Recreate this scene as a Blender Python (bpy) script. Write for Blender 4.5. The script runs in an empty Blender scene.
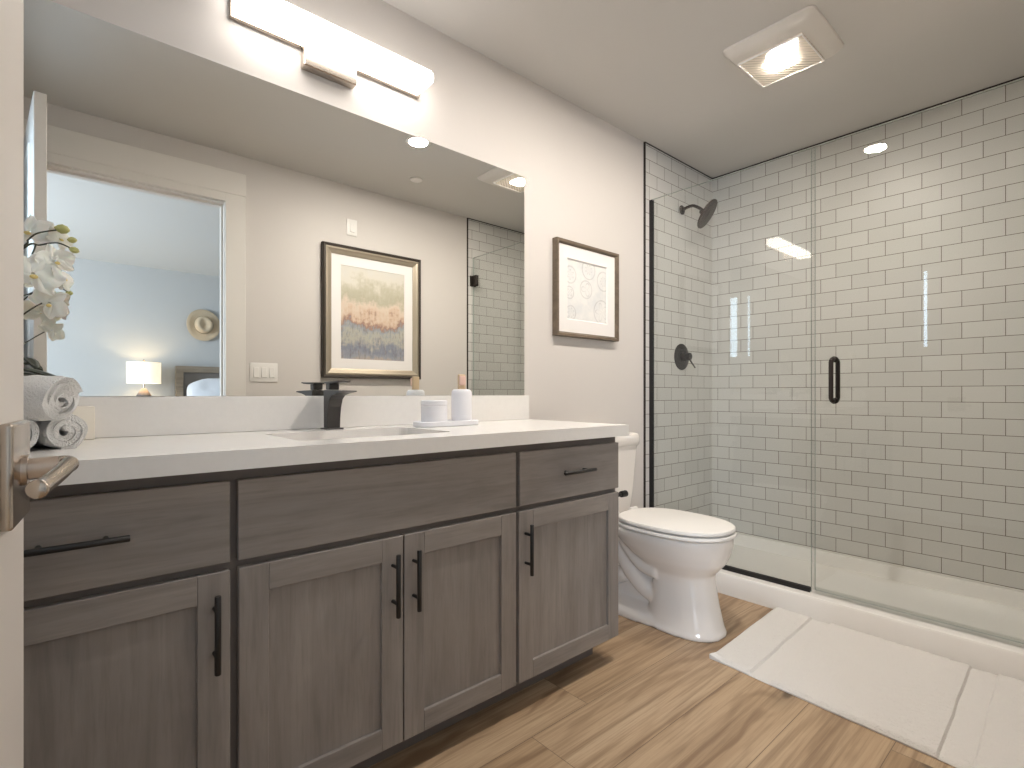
import bpy, bmesh, math, random
from mathutils import Vector, Matrix, noise
C = bpy.context.scene.collection
S = bpy.context.scene
PI = math.pi
random.seed(7)
# ------------------------------------------------------------------ camera
EYE = 1.025
cam_data = bpy.data.cameras.new('camera')
cam = bpy.data.objects.new('camera', cam_data); C.objects.link(cam)
cam.location = (0, 0, EYE)
cam.rotation_euler = (PI/2, 0, -math.radians(41.123))
cam_data.sensor_width = 36.0
cam_data.lens = 36.0*520/1024
cam_data.shift_y = (393.5-384)/1024
cam_data.clip_start = 0.01
S.camera = cam
# ------------------------------------------------------------------ world, light, exposure
w = bpy.data.worlds.new('sky'); S.world = w; w.use_nodes = True
w.node_tree.nodes['Background'].inputs[0].default_value = (.62, .78, 1, 1)
w.node_tree.nodes['Background'].inputs[1].default_value = 1.0
S.view_settings.view_transform = 'Standard'
S.view_settings.look = 'None'
S.view_settings.exposure = 0.27
S.view_settings.gamma = 1.0
S.view_settings.use_curve_mapping = False
L_BAR, L_FAN, L_DOWN, L_LAMP, P_WIN, L_SIDE = 8.2, 280.0, 620.0, .72, 112.0, 7.0
wl = bpy.data.lights.new('bedroom_daylight', 'AREA'); wl.energy = P_WIN; wl.color = (.75, .87, 1)
wl.shape = 'RECTANGLE'; wl.size = 1.5; wl.size_y = 1.3
wo = bpy.data.objects.new('bedroom_daylight', wl); C.objects.link(wo)
wo.location = (-2.17, -1.75, 1.55); wo.rotation_euler = (0, -PI/2, 0)

# ------------------------------------------------------------------ materials
def mat(name, col=(.8, .8, .8), rough=.5, metal=0, spec=.5, **kw):
    m = bpy.data.materials.new(name); m.use_nodes = True
    b = m.node_tree.nodes['Principled BSDF']
    b.inputs['Base Color'].default_value = (*col, 1)
    b.inputs['Roughness'].default_value = rough
    b.inputs['Metallic'].default_value = metal
    b.inputs['Specular IOR Level'].default_value = spec
    for k, v in kw.items(): b.inputs[k].default_value = v
    return m
def N(m, t, **kw):
    n = m.node_tree.nodes.new(t)
    for k, v in kw.items(): setattr(n, k, v)
    return n
def LK(m, a, b): m.node_tree.links.new(a, b)
def bsdf(m): return m.node_tree.nodes['Principled BSDF']
def coords(m, kind='Object', scale=(1, 1, 1), loc=(0, 0, 0)):
    if kind == 'World': src = N(m, 'ShaderNodeNewGeometry').outputs['Position']
    else: src = N(m, 'ShaderNodeTexCoord').outputs[kind]
    mp = N(m, 'ShaderNodeMapping'); mp.inputs['Scale'].default_value = scale; mp.inputs['Location'].default_value = loc
    LK(m, src, mp.inputs[0]); return mp.outputs[0]
def ramp(m, fac, stops, interp='LINEAR'):
    r = N(m, 'ShaderNodeValToRGB'); r.color_ramp.interpolation = interp
    e = r.color_ramp.elements
    while len(e) < len(stops): e.new(.5)
    for i, (p, c) in enumerate(stops):
        e[i].position = p; e[i].color = (*c, 1) if len(c) == 3 else c
    LK(m, fac, r.inputs[0]); return r.outputs[0]
def noise_tex(m, vec, scale, detail=4, rough=.5, dist=0):
    n = N(m, 'ShaderNodeTexNoise'); n.inputs['Scale'].default_value = scale; n.inputs['Detail'].default_value = detail
    n.inputs['Roughness'].default_value = rough; n.inputs['Distortion'].default_value = dist
    LK(m, vec, n.inputs['Vector']); return n.outputs['Fac']
def mix(m, a, b, fac, mode='MIX'):
    x = N(m, 'ShaderNodeMix'); x.data_type = 'RGBA'; x.blend_type = mode
    for s, v in ((x.inputs[0], fac), (x.inputs[6], a), (x.inputs[7], b)):
        if isinstance(v, (int, float)): s.default_value = v
        elif isinstance(v, tuple): s.default_value = (*v, 1)
        else: LK(m, v, s)
    return x.outputs[2]
def math_n(m, op, a, b=0.0):
    x = N(m, 'ShaderNodeMath'); x.operation = op
    for s, v in ((x.inputs[0], a), (x.inputs[1], b)):
        if isinstance(v, (int, float)): s.default_value = v
        else: LK(m, v, s)
    return x.outputs[0]
def bump(m, h, strength=.2, dist=.002):
    b = N(m, 'ShaderNodeBump'); b.inputs['Strength'].default_value = strength; b.inputs['Distance'].default_value = dist
    LK(m, h, b.inputs['Height']); LK(m, b.outputs[0], bsdf(m).inputs['Normal'])
def setcol(m, out): LK(m, out, bsdf(m).inputs['Base Color'])
def emit(name, col, strength):
    m = mat(name, (.9, .9, .88), .4)
    bsdf(m).inputs['Emission Color'].default_value = (*col, 1); bsdf(m).inputs['Emission Strength'].default_value = strength
    return m

def paint(name, col, b=.06):
    m = mat(name, col, .6, spec=.3)
    bump(m, noise_tex(m, coords(m, 'World'), 160, 2), b, .001); return m
M_wall = paint('wall_paint', (.645, .61, .58))
M_ceil = paint('ceiling_paint', (.60, .58, .555))
M_bedwall = paint('bedroom_paint', (.55, .555, .545))
M_bedceil = paint('bedroom_ceiling_paint', (.74, .75, .74))
M_trim = mat('trim_white', (.74, .71, .67), .4)
M_door = mat('door_white', (.70, .66, .62), .4)

def tile_mat(name, horiz, off):
    m = mat(name, (.8, .8, .75), .18, spec=.32)
    g = N(m, 'ShaderNodeNewGeometry'); sx = N(m, 'ShaderNodeSeparateXYZ'); LK(m, g.outputs['Position'], sx.inputs[0])
    u = math_n(m, 'ADD', sx.outputs[horiz], 10*.1575-off+.07875); v = math_n(m, 'SUBTRACT', sx.outputs['Z'], .118-.0786*2)
    cb = N(m, 'ShaderNodeCombineXYZ'); LK(m, u, cb.inputs[0]); LK(m, v, cb.inputs[1])
    bt = N(m, 'ShaderNodeTexBrick'); LK(m, cb.outputs[0], bt.inputs[0])
    bt.inputs['Scale'].default_value = 1; bt.inputs['Mortar Size'].default_value = .0016; bt.inputs['Mortar Smooth'].default_value = .25
    bt.inputs['Brick Width'].default_value = .1575; bt.inputs['Row Height'].default_value = .0786
    bt.inputs['Color1'].default_value = (.595, .588, .565, 1); bt.inputs['Color2'].default_value = (.645, .638, .615, 1)
    bt.inputs['Mortar'].default_value = (.135, .115, .09, 1); bt.offset = .5; bt.squash = 1
    setcol(m, bt.outputs['Color'])
    h = math_n(m, 'ADD', math_n(m, 'MULTIPLY', bt.outputs['Fac'], -1.0), math_n(m, 'MULTIPLY', noise_tex(m, coords(m, 'World'), 9, 2), .25))
    bump(m, h, .25, .002)
    LK(m, math_n(m, 'ADD', math_n(m, 'MULTIPLY', bt.outputs['Fac'], .5), .36), bsdf(m).inputs['Roughness'])
    return m
M_tile_e = tile_mat('tile_side', 'Y', .552)
M_tile_n = tile_mat('tile_end', 'X', 2.777)

def floor_mat():
    m = mat('oak_plank', (.4, .27, .15), .42, spec=.4)
    g = N(m, 'ShaderNodeNewGeometry'); sx = N(m, 'ShaderNodeSeparateXYZ'); LK(m, g.outputs['Position'], sx.inputs[0])
    v = math_n(m, 'ADD', sx.outputs['Y'], 2.4*2-.89)
    row = math_n(m, 'FLOOR', math_n(m, 'DIVIDE', v, .24))
    u = math_n(m, 'ADD', math_n(m, 'ADD', sx.outputs['X'], 15-1.318), math_n(m, 'MULTIPLY', math_n(m, 'SUBTRACT', 21, row), .253))
    cb = N(m, 'ShaderNodeCombineXYZ'); LK(m, u, cb.inputs[0]); LK(m, v, cb.inputs[1])
    bt = N(m, 'ShaderNodeTexBrick'); LK(m, cb.outputs[0], bt.inputs[0])
    for k, val in (('Scale', 1), ('Mortar Size', .0011), ('Mortar Smooth', .3), ('Brick Width', 1.5), ('Row Height', .24)): bt.inputs[k].default_value = val
    bt.inputs['Color1'].default_value = (0, 0, 0, 1); bt.inputs['Color2'].default_value = (1, 1, 1, 1); bt.inputs['Mortar'].default_value = (.5, .5, .5, 1)
    bt.offset = 0
    rnd = bt.outputs['Color']
    off = N(m, 'ShaderNodeVectorMath'); off.operation = 'MULTIPLY_ADD'
    LK(m, rnd, off.inputs[0]); off.inputs[1].default_value = (7.3, 3.1, 5.7); LK(m, g.outputs['Position'], off.inputs[2])
    def st(sc):
        mp = N(m, 'ShaderNodeMapping'); mp.inputs['Scale'].default_value = sc; LK(m, off.outputs[0], mp.inputs[0]); return mp.outputs[0]
    # knots
    vo = N(m, 'ShaderNodeTexVoronoi'); vo.inputs['Scale'].default_value = 1; LK(m, st((1.6, 5.0, 1)), vo.inputs['Vector'])
    knot = ramp(m, vo.outputs['Distance'], [(.0, (1, 1, 1)), (.05, (.95, .95, .95)), (.09, (.35, .35, .35)), (.26, (0, 0, 0))])
    warp = math_n(m, 'MULTIPLY', math_n(m, 'POWER', math_n(m, 'MAXIMUM', math_n(m, 'SUBTRACT', 1.0, math_n(m, 'MULTIPLY', vo.outputs['Distance'], 2.2)), 0.0), 2.0), 1.0)
    # cathedral figure: rings stretched along the plank, bent by noise and around the knots
    sw = N(m, 'ShaderNodeSeparateXYZ'); LK(m, st((1, 1, 1)), sw.inputs[0])
    low = noise_tex(m, st((1.3, 4.2, 1)), 1, 3, .5)
    ph = math_n(m, 'ADD', math_n(m, 'MULTIPLY', sw.outputs['Y'], 120), math_n(m, 'ADD', math_n(m, 'MULTIPLY', low, 40), math_n(m, 'MULTIPLY', warp, 12)))
    ringf = math_n(m, 'ADD', math_n(m, 'MULTIPLY', math_n(m, 'SINE', ph), .5), .5)
    fine = noise_tex(m, st((5, 150, 1)), 1, 5, .65)
    mid = noise_tex(m, st((1.1, 48, 1)), 1, 5, .65, .3)
    broad = noise_tex(m, st((.75, 7.5, 1)), 1, 4, .55, .3)
    base = ramp(m, rnd, [(.0, (.40, .275, .165)), (.5, (.47, .335, .21)), (1, (.55, .415, .28))])
    c = mix(m, base, (.27, .165, .09), math_n(m, 'MULTIPLY', ramp(m, broad, [(.48, (0, 0, 0)), (.70, (1, 1, 1))]), .6))
    c = mix(m, c, (.62, .49, .35), math_n(m, 'MULTIPLY', ramp(m, broad, [(.25, (1, 1, 1)), (.44, (0, 0, 0))]), .5))
    c = mix(m, c, (.19, .115, .065), math_n(m, 'MULTIPLY', math_n(m, 'MULTIPLY', ramp(m, ringf, [(.45, (0, 0, 0)), (.95, (1, 1, 1))]), ramp(m, broad, [(.50, (.12, .12, .12)), (.62, (1, 1, 1))])), .7))
    c = mix(m, c, (.21, .13, .075), math_n(m, 'MULTIPLY', ramp(m, mid, [(.48, (0, 0, 0)), (.66, (1, 1, 1))]), .7))
    c = mix(m, c, (.25, .165, .10), math_n(m, 'MULTIPLY', ramp(m, fine, [(.45, (0, 0, 0)), (.72, (1, 1, 1))]), .5))
    c = mix(m, c, (.055, .034, .02), math_n(m, 'MULTIPLY', knot, .85))
    c = mix(m, c, (.10, .065, .04), math_n(m, 'MULTIPLY', bt.outputs['Fac'], .85))
    setcol(m, c)
    bump(m, math_n(m, 'SUBTRACT', math_n(m, 'MULTIPLY', fine, .3), bt.outputs['Fac']), .2, .002)
    return m
M_floor = floor_mat()

def wood(name, axis, cols=((.188, .170, .161), (.268, .241, .225), (.335, .30, .275)), rough=.42):
    m = mat(name, cols[1], rough, spec=.35)
    s = {'Z': (1, 1, .07), 'X': (.07, 1, 1), 'Y': (1, .07, 1)}[axis]
    v = coords(m, 'World', s)
    a = noise_tex(m, v, 26, 6, .62, .6); b = noise_tex(m, coords(m, 'World', tuple(.4+.6*k for k in s)), 5, 4, .6, .4)
    f = noise_tex(m, v, 150, 3, .6)
    c = ramp(m, math_n(m, 'ADD', math_n(m, 'MULTIPLY', a, .55), math_n(m, 'MULTIPLY', b, .45)), [(.33, cols[0]), (.5, cols[1]), (.68, cols[2])])
    c = mix(m, c, cols[0], math_n(m, 'MULTIPLY', ramp(m, f, [(.5, (0, 0, 0)), (.75, (1, 1, 1))]), .45))
    setcol(m, c); bump(m, f, .06, .001); return m
M_wv, M_wh = wood('stained_wood_upright', 'Z'), wood('stained_wood_level', 'X')
M_face = mat('shaded_frame_wood', (.15, .13, .12), .5)  # vanity wood tone, darkened to carry the shade in the door gaps
M_oak = wood('headboard_wood', 'X', ((.28, .23, .175), (.38, .32, .245), (.46, .39, .31)))
M_frame_b = wood('bronze_frame', 'X', ((.10, .075, .052), (.16, .12, .085), (.22, .17, .125)), .4)
M_frame_s = mat('champagne_frame', (.42, .36, .28), .35, .55)
M_frame_d = mat('dark_frame_edge', (.05, .038, .03), .4, .2)
M_quartz = mat('white_quartz', (.80, .77, .74), .22)
setcol(M_quartz, ramp(M_quartz, noise_tex(M_quartz, coords(M_quartz, 'World'), 60, 4, .7), [(.35, (.79, .77, .745)), (.65, (.81, .79, .765))]))
M_ceramic = mat('white_ceramic', (.82, .775, .735), .08, spec=.6)
M_acrylic = mat('white_acrylic', (.84, .82, .79), .25)
M_black = mat('matte_black', (.012, .011, .011), .42)
M_gun = mat('dark_gunmetal', (.075, .072, .072), .36, .7)
M_bronze = mat('oil_rubbed_bronze', (.035, .027, .024), .42, .5)
M_nickel = mat('brushed_nickel', (.50, .44, .38), .24, 1)
M_nickel_b = mat('satin_nickel', (.58, .50, .44), .3, 1)
M_steel = mat('hinge_steel', (.4, .4, .42), .3, 1)
M_mirror = mat('silvered_glass', (.91, .92, .90), 0, 1)
M_white = mat('white_plastic', (.80, .78, .75), .4)
M_lily = mat('matte_white_resin', (.80, .80, .84), .5)
M_cream = mat('cream_card', (.84, .79, .70), .6)
M_bristle = mat('bamboo', (.66, .50, .33), .6)
M_pink = mat('pink_bristle', (.72, .50, .42), .6)
M_mat_board = mat('mat_board', (.82, .79, .77), .7)
M_grey_lip = mat('grey_bevel', (.45, .43, .42), .7)
M_terry = mat('terry', (.90, .89, .875), .95, spec=.1)
M_terry.node_tree.nodes['Principled BSDF'].inputs['Sheen Weight'].default_value = .3
bump(M_terry, noise_tex(M_terry, coords(M_terry, 'World'), 260, 4, .65), .9, .008)
M_terry2 = mat('bath_mat_pile', (.80, .775, .745), .95, spec=.1)
bump(M_terry2, noise_tex(M_terry2, coords(M_terry2, 'World'), 150, 4, .7), .9, .007)
M_petal = mat('orchid_petal', (.84, .82, .74), .5, **{'Subsurface Weight': .15})
M_lip = mat('orchid_lip', (.78, .62, .24), .5)
M_bud = mat('orchid_bud', (.45, .44, .16), .5)
M_stem = mat('orchid_stem', (.045, .05, .03), .5)
M_leaf = mat('orchid_leaf', (.022, .028, .016), .3)
M_pot = mat('dark_pot', (.02, .019, .02), .3)
M_shade = emit('lamp_shade_linen', (1, .80, .52), L_LAMP)
M_lampbase = mat('glazed_stoneware', (.3, .2, .14), .3)
setcol(M_lampbase, ramp(M_lampbase, coords(M_lampbase, 'World', (0, 0, 1)), [(.0, (.2, .2, .2)), (1, (.2, .2, .2))]))
_lb = N(M_lampbase, 'ShaderNodeSeparateXYZ'); LK(M_lampbase, coords(M_lampbase, 'World', (1, 1, .6)), _lb.inputs[0])
setcol(M_lampbase, ramp(M_lampbase, _lb.outputs['Z'], [(.60, (.10, .10, .11)), (.63, (.40, .27, .2))]))
M_linen = mat('white_bedding', (.80, .82, .86), .8)
M_straw = mat('straw', (.60, .48, .33), .8)
bump(M_straw, noise_tex(M_straw, coords(M_straw, 'Object', (1, 1, 1)), 90, 2), .4, .003)
M_straw_d = mat('straw_band', (.30, .23, .15), .8)
M_bar = emit('bar_diffuser', (1, .94, .88), L_BAR)
M_bartop = emit('bar_top_diffuser', (1, .94, .88), 2.2)
M_fanled = emit('fan_led', (1, .90, .78), L_FAN)
M_downled = emit('downlight_led', (1, .93, .85), L_DOWN)
M_side = emit('added_window_glow', (.60, .80, 1), L_SIDE)  # daylight glow of the added, unseen window in the left wall
M_lens = mat('ribbed_lens', (.80, .72, .62), .25)
wv = N(M_lens, 'ShaderNodeTexWave'); wv.inputs['Scale'].default_value = 26; wv.bands_direction = 'DIAGONAL'
LK(M_lens, coords(M_lens, 'World'), wv.inputs['Vector']); bump(M_lens, wv.outputs['Fac'], .7, .003)

def glass_mat(name, tint, refl=1.0):
    m = bpy.data.materials.new(name); m.use_nodes = True; nt = m.node_tree; nt.nodes.clear()
    out = nt.nodes.new('ShaderNodeOutputMaterial'); mx = nt.nodes.new('ShaderNodeMixShader')
    tr = nt.nodes.new('ShaderNodeBsdfTransparent'); gl = nt.nodes.new('ShaderNodeBsdfGlossy'); fr = nt.nodes.new('ShaderNodeFresnel')
    tr.inputs[0].default_value = (*tint, 1); gl.inputs['Roughness'].default_value = 0; 
    ge = nt.nodes.new('ShaderNodeNewGeometry'); io = nt.nodes.new('ShaderNodeMath'); io.operation = 'MULTIPLY_ADD'
    io.inputs[1].default_value = 1/1.5-1.5; io.inputs[2].default_value = 1.5                      # same reflectance on both faces of the pane
    nt.links.new(ge.outputs['Backfacing'], io.inputs[0]); nt.links.new(io.outputs[0], fr.inputs[0])
    nt.links.new(fr.outputs[0], mx.inputs[0]); nt.links.new(tr.outputs[0], mx.inputs[1]); nt.links.new(gl.outputs[0], mx.inputs[2])
    nt.links.new(mx.outputs[0], out.inputs[0]); return m
M_glass = glass_mat('clear_glass', (.985, .992, .985))
M_edge = mat('glass_edge', (.40, .46, .42), .15)
M_seal = glass_mat('clear_seal', (.95, .955, .95))

# ------------------------------------------------------------------ mesh helpers
def bm_new(): return bmesh.new()
def box(bm, x0, x1, y0, y1, z0, z1, bev=0, seg=2, mi=0):
    r = bmesh.ops.create_cube(bm, size=1)
    vs = r['verts']
    for v in vs: v.co = Vector(((x0+x1)/2+v.co.x*(x1-x0), (y0+y1)/2+v.co.y*(y1-y0), (z0+z1)/2+v.co.z*(z1-z0)))
    fs = set(f for v in vs for f in v.link_faces)
    for f in fs: f.material_index = mi
    if bev > 0:
        es = list(set(e for v in vs for e in v.link_edges))
        bmesh.ops.bevel(bm, geom=es, offset=bev, segments=seg, profile=.5, affect='EDGES')
    return bm
def rings(bm, rs, close=True, cap0=True, cap1=True, mi=0):
    """loft a list of rings (each a list of points, same count)"""
    V = [[bm.verts.new(p) for p in r] for r in rs]; n = len(V[0]); fs = []
    for a, b in zip(V[:-1], V[1:]):
        for i in range(n if close else n-1):
            j = (i+1) % n
            try: fs.append(bm.faces.new((a[i], a[j], b[j], b[i])))
            except ValueError: pass
    if cap0: fs.append(bm.faces.new(V[0][::-1]))
    if cap1: fs.append(bm.faces.new(V[-1]))
    for f in fs: f.material_index = mi
    return V
def frame_of(d):
    d = d.normalized(); up = Vector((0, 0, 1)) if abs(d.z) < .95 else Vector((1, 0, 0))
    a = d.cross(up).normalized(); b = a.cross(d).normalized(); return a, b
def tube(bm, pts, r, n=12, mi=0, cap=True):
    pts = [Vector(p) for p in pts]; rs = r if isinstance(r, (list, tuple)) else [r]*len(pts)
    out = []; pa = None
    for i, p in enumerate(pts):
        d = (pts[min(i+1, len(pts)-1)]-pts[max(i-1, 0)]).normalized()
        if pa is None: a, b = frame_of(d)
        else:
            a = (pa-d*pa.dot(d)).normalized(); b = a.cross(d).normalized()
        pa = a
        out.append([p+(a*math.cos(2*PI*k/n)+b*math.sin(2*PI*k/n))*rs[i] for k in range(n)])
    return rings(bm, out, True, cap, cap, mi)
def cyl(bm, p0, p1, r, n=24, mi=0, r1=None): return tube(bm, [p0, p1], [r, r if r1 is None else r1], n, mi)
def lathe(bm, prof, c, axis=(0, 0, 1), n=32, mi=0, sx=1, sy=1, cap0=True, cap1=True):
    """prof: (radius, height) list along axis from c"""
    ax = Vector(axis).normalized()
    if abs(ax.z) > .99: a, b = Vector((1, 0, 0)), Vector((0, 1, 0))*(1 if ax.z > 0 else -1)
    else: a, b = frame_of(ax); 
    c = Vector(c); rs = []
    for r, h in prof:
        r = max(r, 1e-5)
        rs.append([c+ax*h+a*(r*sx*math.cos(2*PI*k/n))+b*(r*sy*math.sin(2*PI*k/n)) for k in range(n)])
    return rings(bm, rs, True, cap0, cap1, mi)
def smooth_path(pts, k=6):
    pts = [Vector(p) for p in pts]; out = []
    for i in range(len(pts)-1):
        p0, p1, p2, p3 = pts[max(i-1, 0)], pts[i], pts[i+1], pts[min(i+2, len(pts)-1)]
        for s in range(k):
            t = s/k
            out.append(.5*((2*p1)+(p2-p0)*t+(2*p0-5*p1+4*p2-p3)*t*t+(3*p1-p0-3*p2+p3)*t**3))
    out.append(pts[-1]); return out
BASE = {}
def thing(name, label, cat, loc, group=None, kind=None):
    o = bpy.data.objects.new(name, None); C.objects.link(o); o.location = loc; o.empty_display_size = .05
    BASE[o.name] = Vector(loc); tag(o, label, cat, group, kind); return o
def tag(o, label, cat, group=None, kind=None):
    o['label'] = label; o['category'] = cat
    if group: o['group'] = group
    if kind: o['kind'] = kind
    return o
def obj(name, bm, mats, parent=None, smooth=False, label=None):
    """link a bmesh built in world coordinates as one object"""
    bmesh.ops.recalc_face_normals(bm, faces=bm.faces[:])
    if parent is None:
        xs = [v.co for v in bm.verts]
        base = Vector(((min(v.x for v in xs)+max(v.x for v in xs))/2, (min(v.y for v in xs)+max(v.y for v in xs))/2, min(v.z for v in xs)))
    else: base = BASE[parent.name]
    for v in bm.verts: v.co -= base
    me = bpy.data.meshes.new(name); bm.to_mesh(me); bm.free()
    for m in (mats if isinstance(mats, (list, tuple)) else [mats]): me.materials.append(m)
    if smooth:
        for p in me.polygons: p.use_smooth = True
    o = bpy.data.objects.new(name, me); C.objects.link(o); BASE[o.name] = base
    if parent is None: o.location = base
    else: o.parent = parent
    if label: o['label'] = label
    if smooth == 'auto':
        try: me.set_sharp_from_angle(angle=math.radians(38))
        except Exception: pass
    return o
def struct(name, bm, m, label, cat, smooth=False): return tag(obj(name, bm, m, None, smooth), label, cat, None, 'structure')
def frame_ring(bm, x0, x1, z0, z1, wd, yb, yf, prof=None, mi=0, axis='Y'):
    """rectangular mitred frame; prof: list of (inset 0..1 of wd, height 0..1 from back yb to front yf)"""
    prof = prof or [(0, 0), (0, 1), (1, 1), (1, 0)]
    rs = []
    for s, h in prof:
        i = s*wd; y = yb+(yf-yb)*h
        rs.append([Vector((x0+i, y, z0+i)), Vector((x1-i, y, z0+i)), Vector((x1-i, y, z1-i)), Vector((x0+i, y, z1-i))])
    rs.append(rs[0])
    V = [[bm.verts.new(p) for p in r] for r in rs[:-1]]; V.append(V[0])
    for a, b in zip(V[:-1], V[1:]):
        for k in range(4): bm.faces.new((a[k], a[(k+1) % 4], b[(k+1) % 4], b[k])).material_index = mi
    return bm

# ------------------------------------------------------------------ room shell
CZ = 2.491; YN = 1.78; YT = 1.772; XE = 3.36; YS = .03; XW = -.27; XT = 2.577
OX0, OX1, OZ = -.125, .774, 2.20           # doorway
b = box(bm_new(), -2.3, 3.6, -3.95, 1.9, -.08, 0)
struct('floor', b, M_floor, 'light oak plank floor with dark knots', 'floor')
b = box(bm_new(), XW-.1, XE+.12, YS-.12, YN+.1, CZ, CZ+.08)
struct('ceiling', b, M_ceil, 'plain off-white ceiling over bathroom and shower', 'ceiling')
b = box(bm_new(), XW-.1, XE+.12, YN, YN+.1, 0, CZ)
struct('wall_vanity', b, M_wall, 'pale greige wall behind mirror and vanity', 'wall')
b = box(bm_new(), XE, XE+.12, YS-.12, YN, 0, CZ)
struct('wall_shower_back', b, M_tile_e, 'long white subway tiled back wall of shower', 'wall')
b = box(bm_new(), XT, XE, YT, YN, .1, CZ)
struct('wall_shower_left', b, M_tile_n, 'white subway tiled shower wall carrying shower head and valve', 'wall')
b = box(bm_new(), XT, XE, YS, YS+.008, .1, CZ)
struct('wall_shower_right', b, M_tile_n, 'white subway tiled shower end wall seen in mirror', 'wall')
b = bm_new()
box(b, XW-.1, OX0, YS-.12, YS, 0, CZ); box(b, OX1, XE, YS-.12, YS, 0, CZ); box(b, OX0, OX1, YS-.12, YS, OZ, CZ)
struct('wall_doorway', b, M_wall, 'beige wall with doorway seen in mirror', 'wall')
# left wall; the small frosted window is added, unseen, to reflect in shower glass
WY0, WY1, WZ0, WZ1 = .69, 1.06, 1.40, 2.10
b = bm_new()
box(b, XW-.1, XW, YS, WY0, 0, CZ); box(b, XW-.1, XW, WY1, YN, 0, CZ); box(b, XW-.1, XW, WY0, WY1, 0, WZ0); box(b, XW-.1, XW, WY0, WY1, WZ1, CZ)
struct('wall_left', b, M_wall, 'short wall at left end of vanity', 'wall')
win = thing('added_window_1', 'small frosted window added out of view for its reflections in the shower glass', 'window', (XW-.06, (WY0+WY1)/2, WZ0), None, 'structure')
b = box(bm_new(), XW-.075, XW-.07, WY0+.02, WY1-.02, WZ0+.02, WZ1-.02)
obj('pane', b, M_side, win)
b = bm_new()
for a in ((WY0, WY1, WZ0, WZ0+.025), (WY0, WY1, WZ1-.025, WZ1), (WY0, WY0+.025, WZ0+.025, WZ1-.025), (WY1-.025, WY1, WZ0+.025, WZ1-.025), (.90, 1.008, WZ0+.025, WZ1-.025)):  # wide mullion shaped to split this window's reflection in the shower glass
    box(b, XW-.09, XW-.04, *a)
obj('frame', b, M_trim, win)
# dark edge strips that finish the tile
for k, (nm, bx) in enumerate((('left edge', (XT-.005, XT+.002, YT-.003, YN, .105, CZ)), ('left ceiling line', (XT, XE, YT-.003, YN, CZ-.006, CZ)),
                              ('back ceiling line', (XE-.004, XE+.001, YS+.008, YT, CZ-.006, CZ)), ('right edge', (XT-.005, XT+.002, YS, YS+.011, .105, CZ)),
                              ('right ceiling line', (XT, XE, YS, YS+.011, CZ-.006, CZ)))):
    struct('trim_%d' % (k+1), box(bm_new(), *bx), M_bronze, 'thin dark metal strip along shower tile, ' + nm, 'trim')
# doorway casing and jamb
b = bm_new(); box(b, OX1-.012, OX1+.1, YS, YS+.018, 0, 2.238, .002)
struct('trim_6', b, M_trim, 'white side casing of doorway beside light switches', 'door casing')
b = bm_new(); box(b, OX0-.11, OX0+.012, YS, YS+.018, 0, 2.238, .002)
struct('trim_7', b, M_trim, 'white side casing of doorway on hinge side', 'door casing')
b = bm_new(); box(b, OX0-.112, OX1+.102, YS, YS+.022, 2.238, 2.375, .002); box(b, OX0+.012, OX1-.012, YS, YS+.018, OZ-.012, 2.238)
struct('trim_8', b, M_trim, 'wide white head casing above doorway', 'door casing')
b = bm_new(); box(b, OX0, OX0+.018, YS-.125, YS, 0, OZ); box(b, OX1-.014, OX1, YS-.125, YS, 0, OZ); box(b, OX0+.018, OX1-.014, YS-.125, YS, OZ-.018, OZ)
box(b, OX1-.022, OX1-.014, YS-.08, YS-.045, 0, OZ-.018); box(b, OX0+.018, OX1-.022, YS-.08, YS-.045, OZ-.03, OZ-.018)
struct('trim_9', b, M_trim, 'white door jamb lining the doorway', 'door jamb')

# bedroom beyond the doorway
BY = -3.8
b = box(bm_new(), -2.2, 3.3, BY-.1, BY, 0, CZ)
struct('wall_bedroom_back', b, M_bedwall, 'grey-green bedroom wall behind lamp and straw hat', 'wall')
b = bm_new(); X0 = -2.2
box(b, X0-.1, X0, BY-.1, -2.55, 0, CZ); box(b, X0-.1, X0, -.95, YS-.12, 0, CZ); box(b, X0-.1, X0, -2.55, -.95, 0, .85); box(b, X0-.1, X0, -2.55, -.95, 2.25, CZ)
struct('wall_bedroom_window', b, M_bedwall, 'bedroom wall that holds the daylight window', 'wall')
b = box(bm_new(), 3.3, 3.4, BY-.1, YS-.12, 0, CZ)
struct('wall_bedroom_side', b, M_bedwall, 'bedroom side wall beyond the bed', 'wall')
b = box(bm_new(), -2.3, 3.4, BY-.1, YS-.12, CZ, CZ+.08)
struct('ceiling_bedroom', b, M_bedceil, 'white bedroom ceiling seen through doorway', 'ceiling')
b = bm_new(); frame_ring(b, 0, 1.6, .85, 2.25, .06, 0, .05)
for v in b.verts: v.co = Vector((-2.28+v.co.y, -2.55+v.co.x, v.co.z))
struct('window_2', b, M_trim, 'white frame of bedroom daylight window', 'window')

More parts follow.
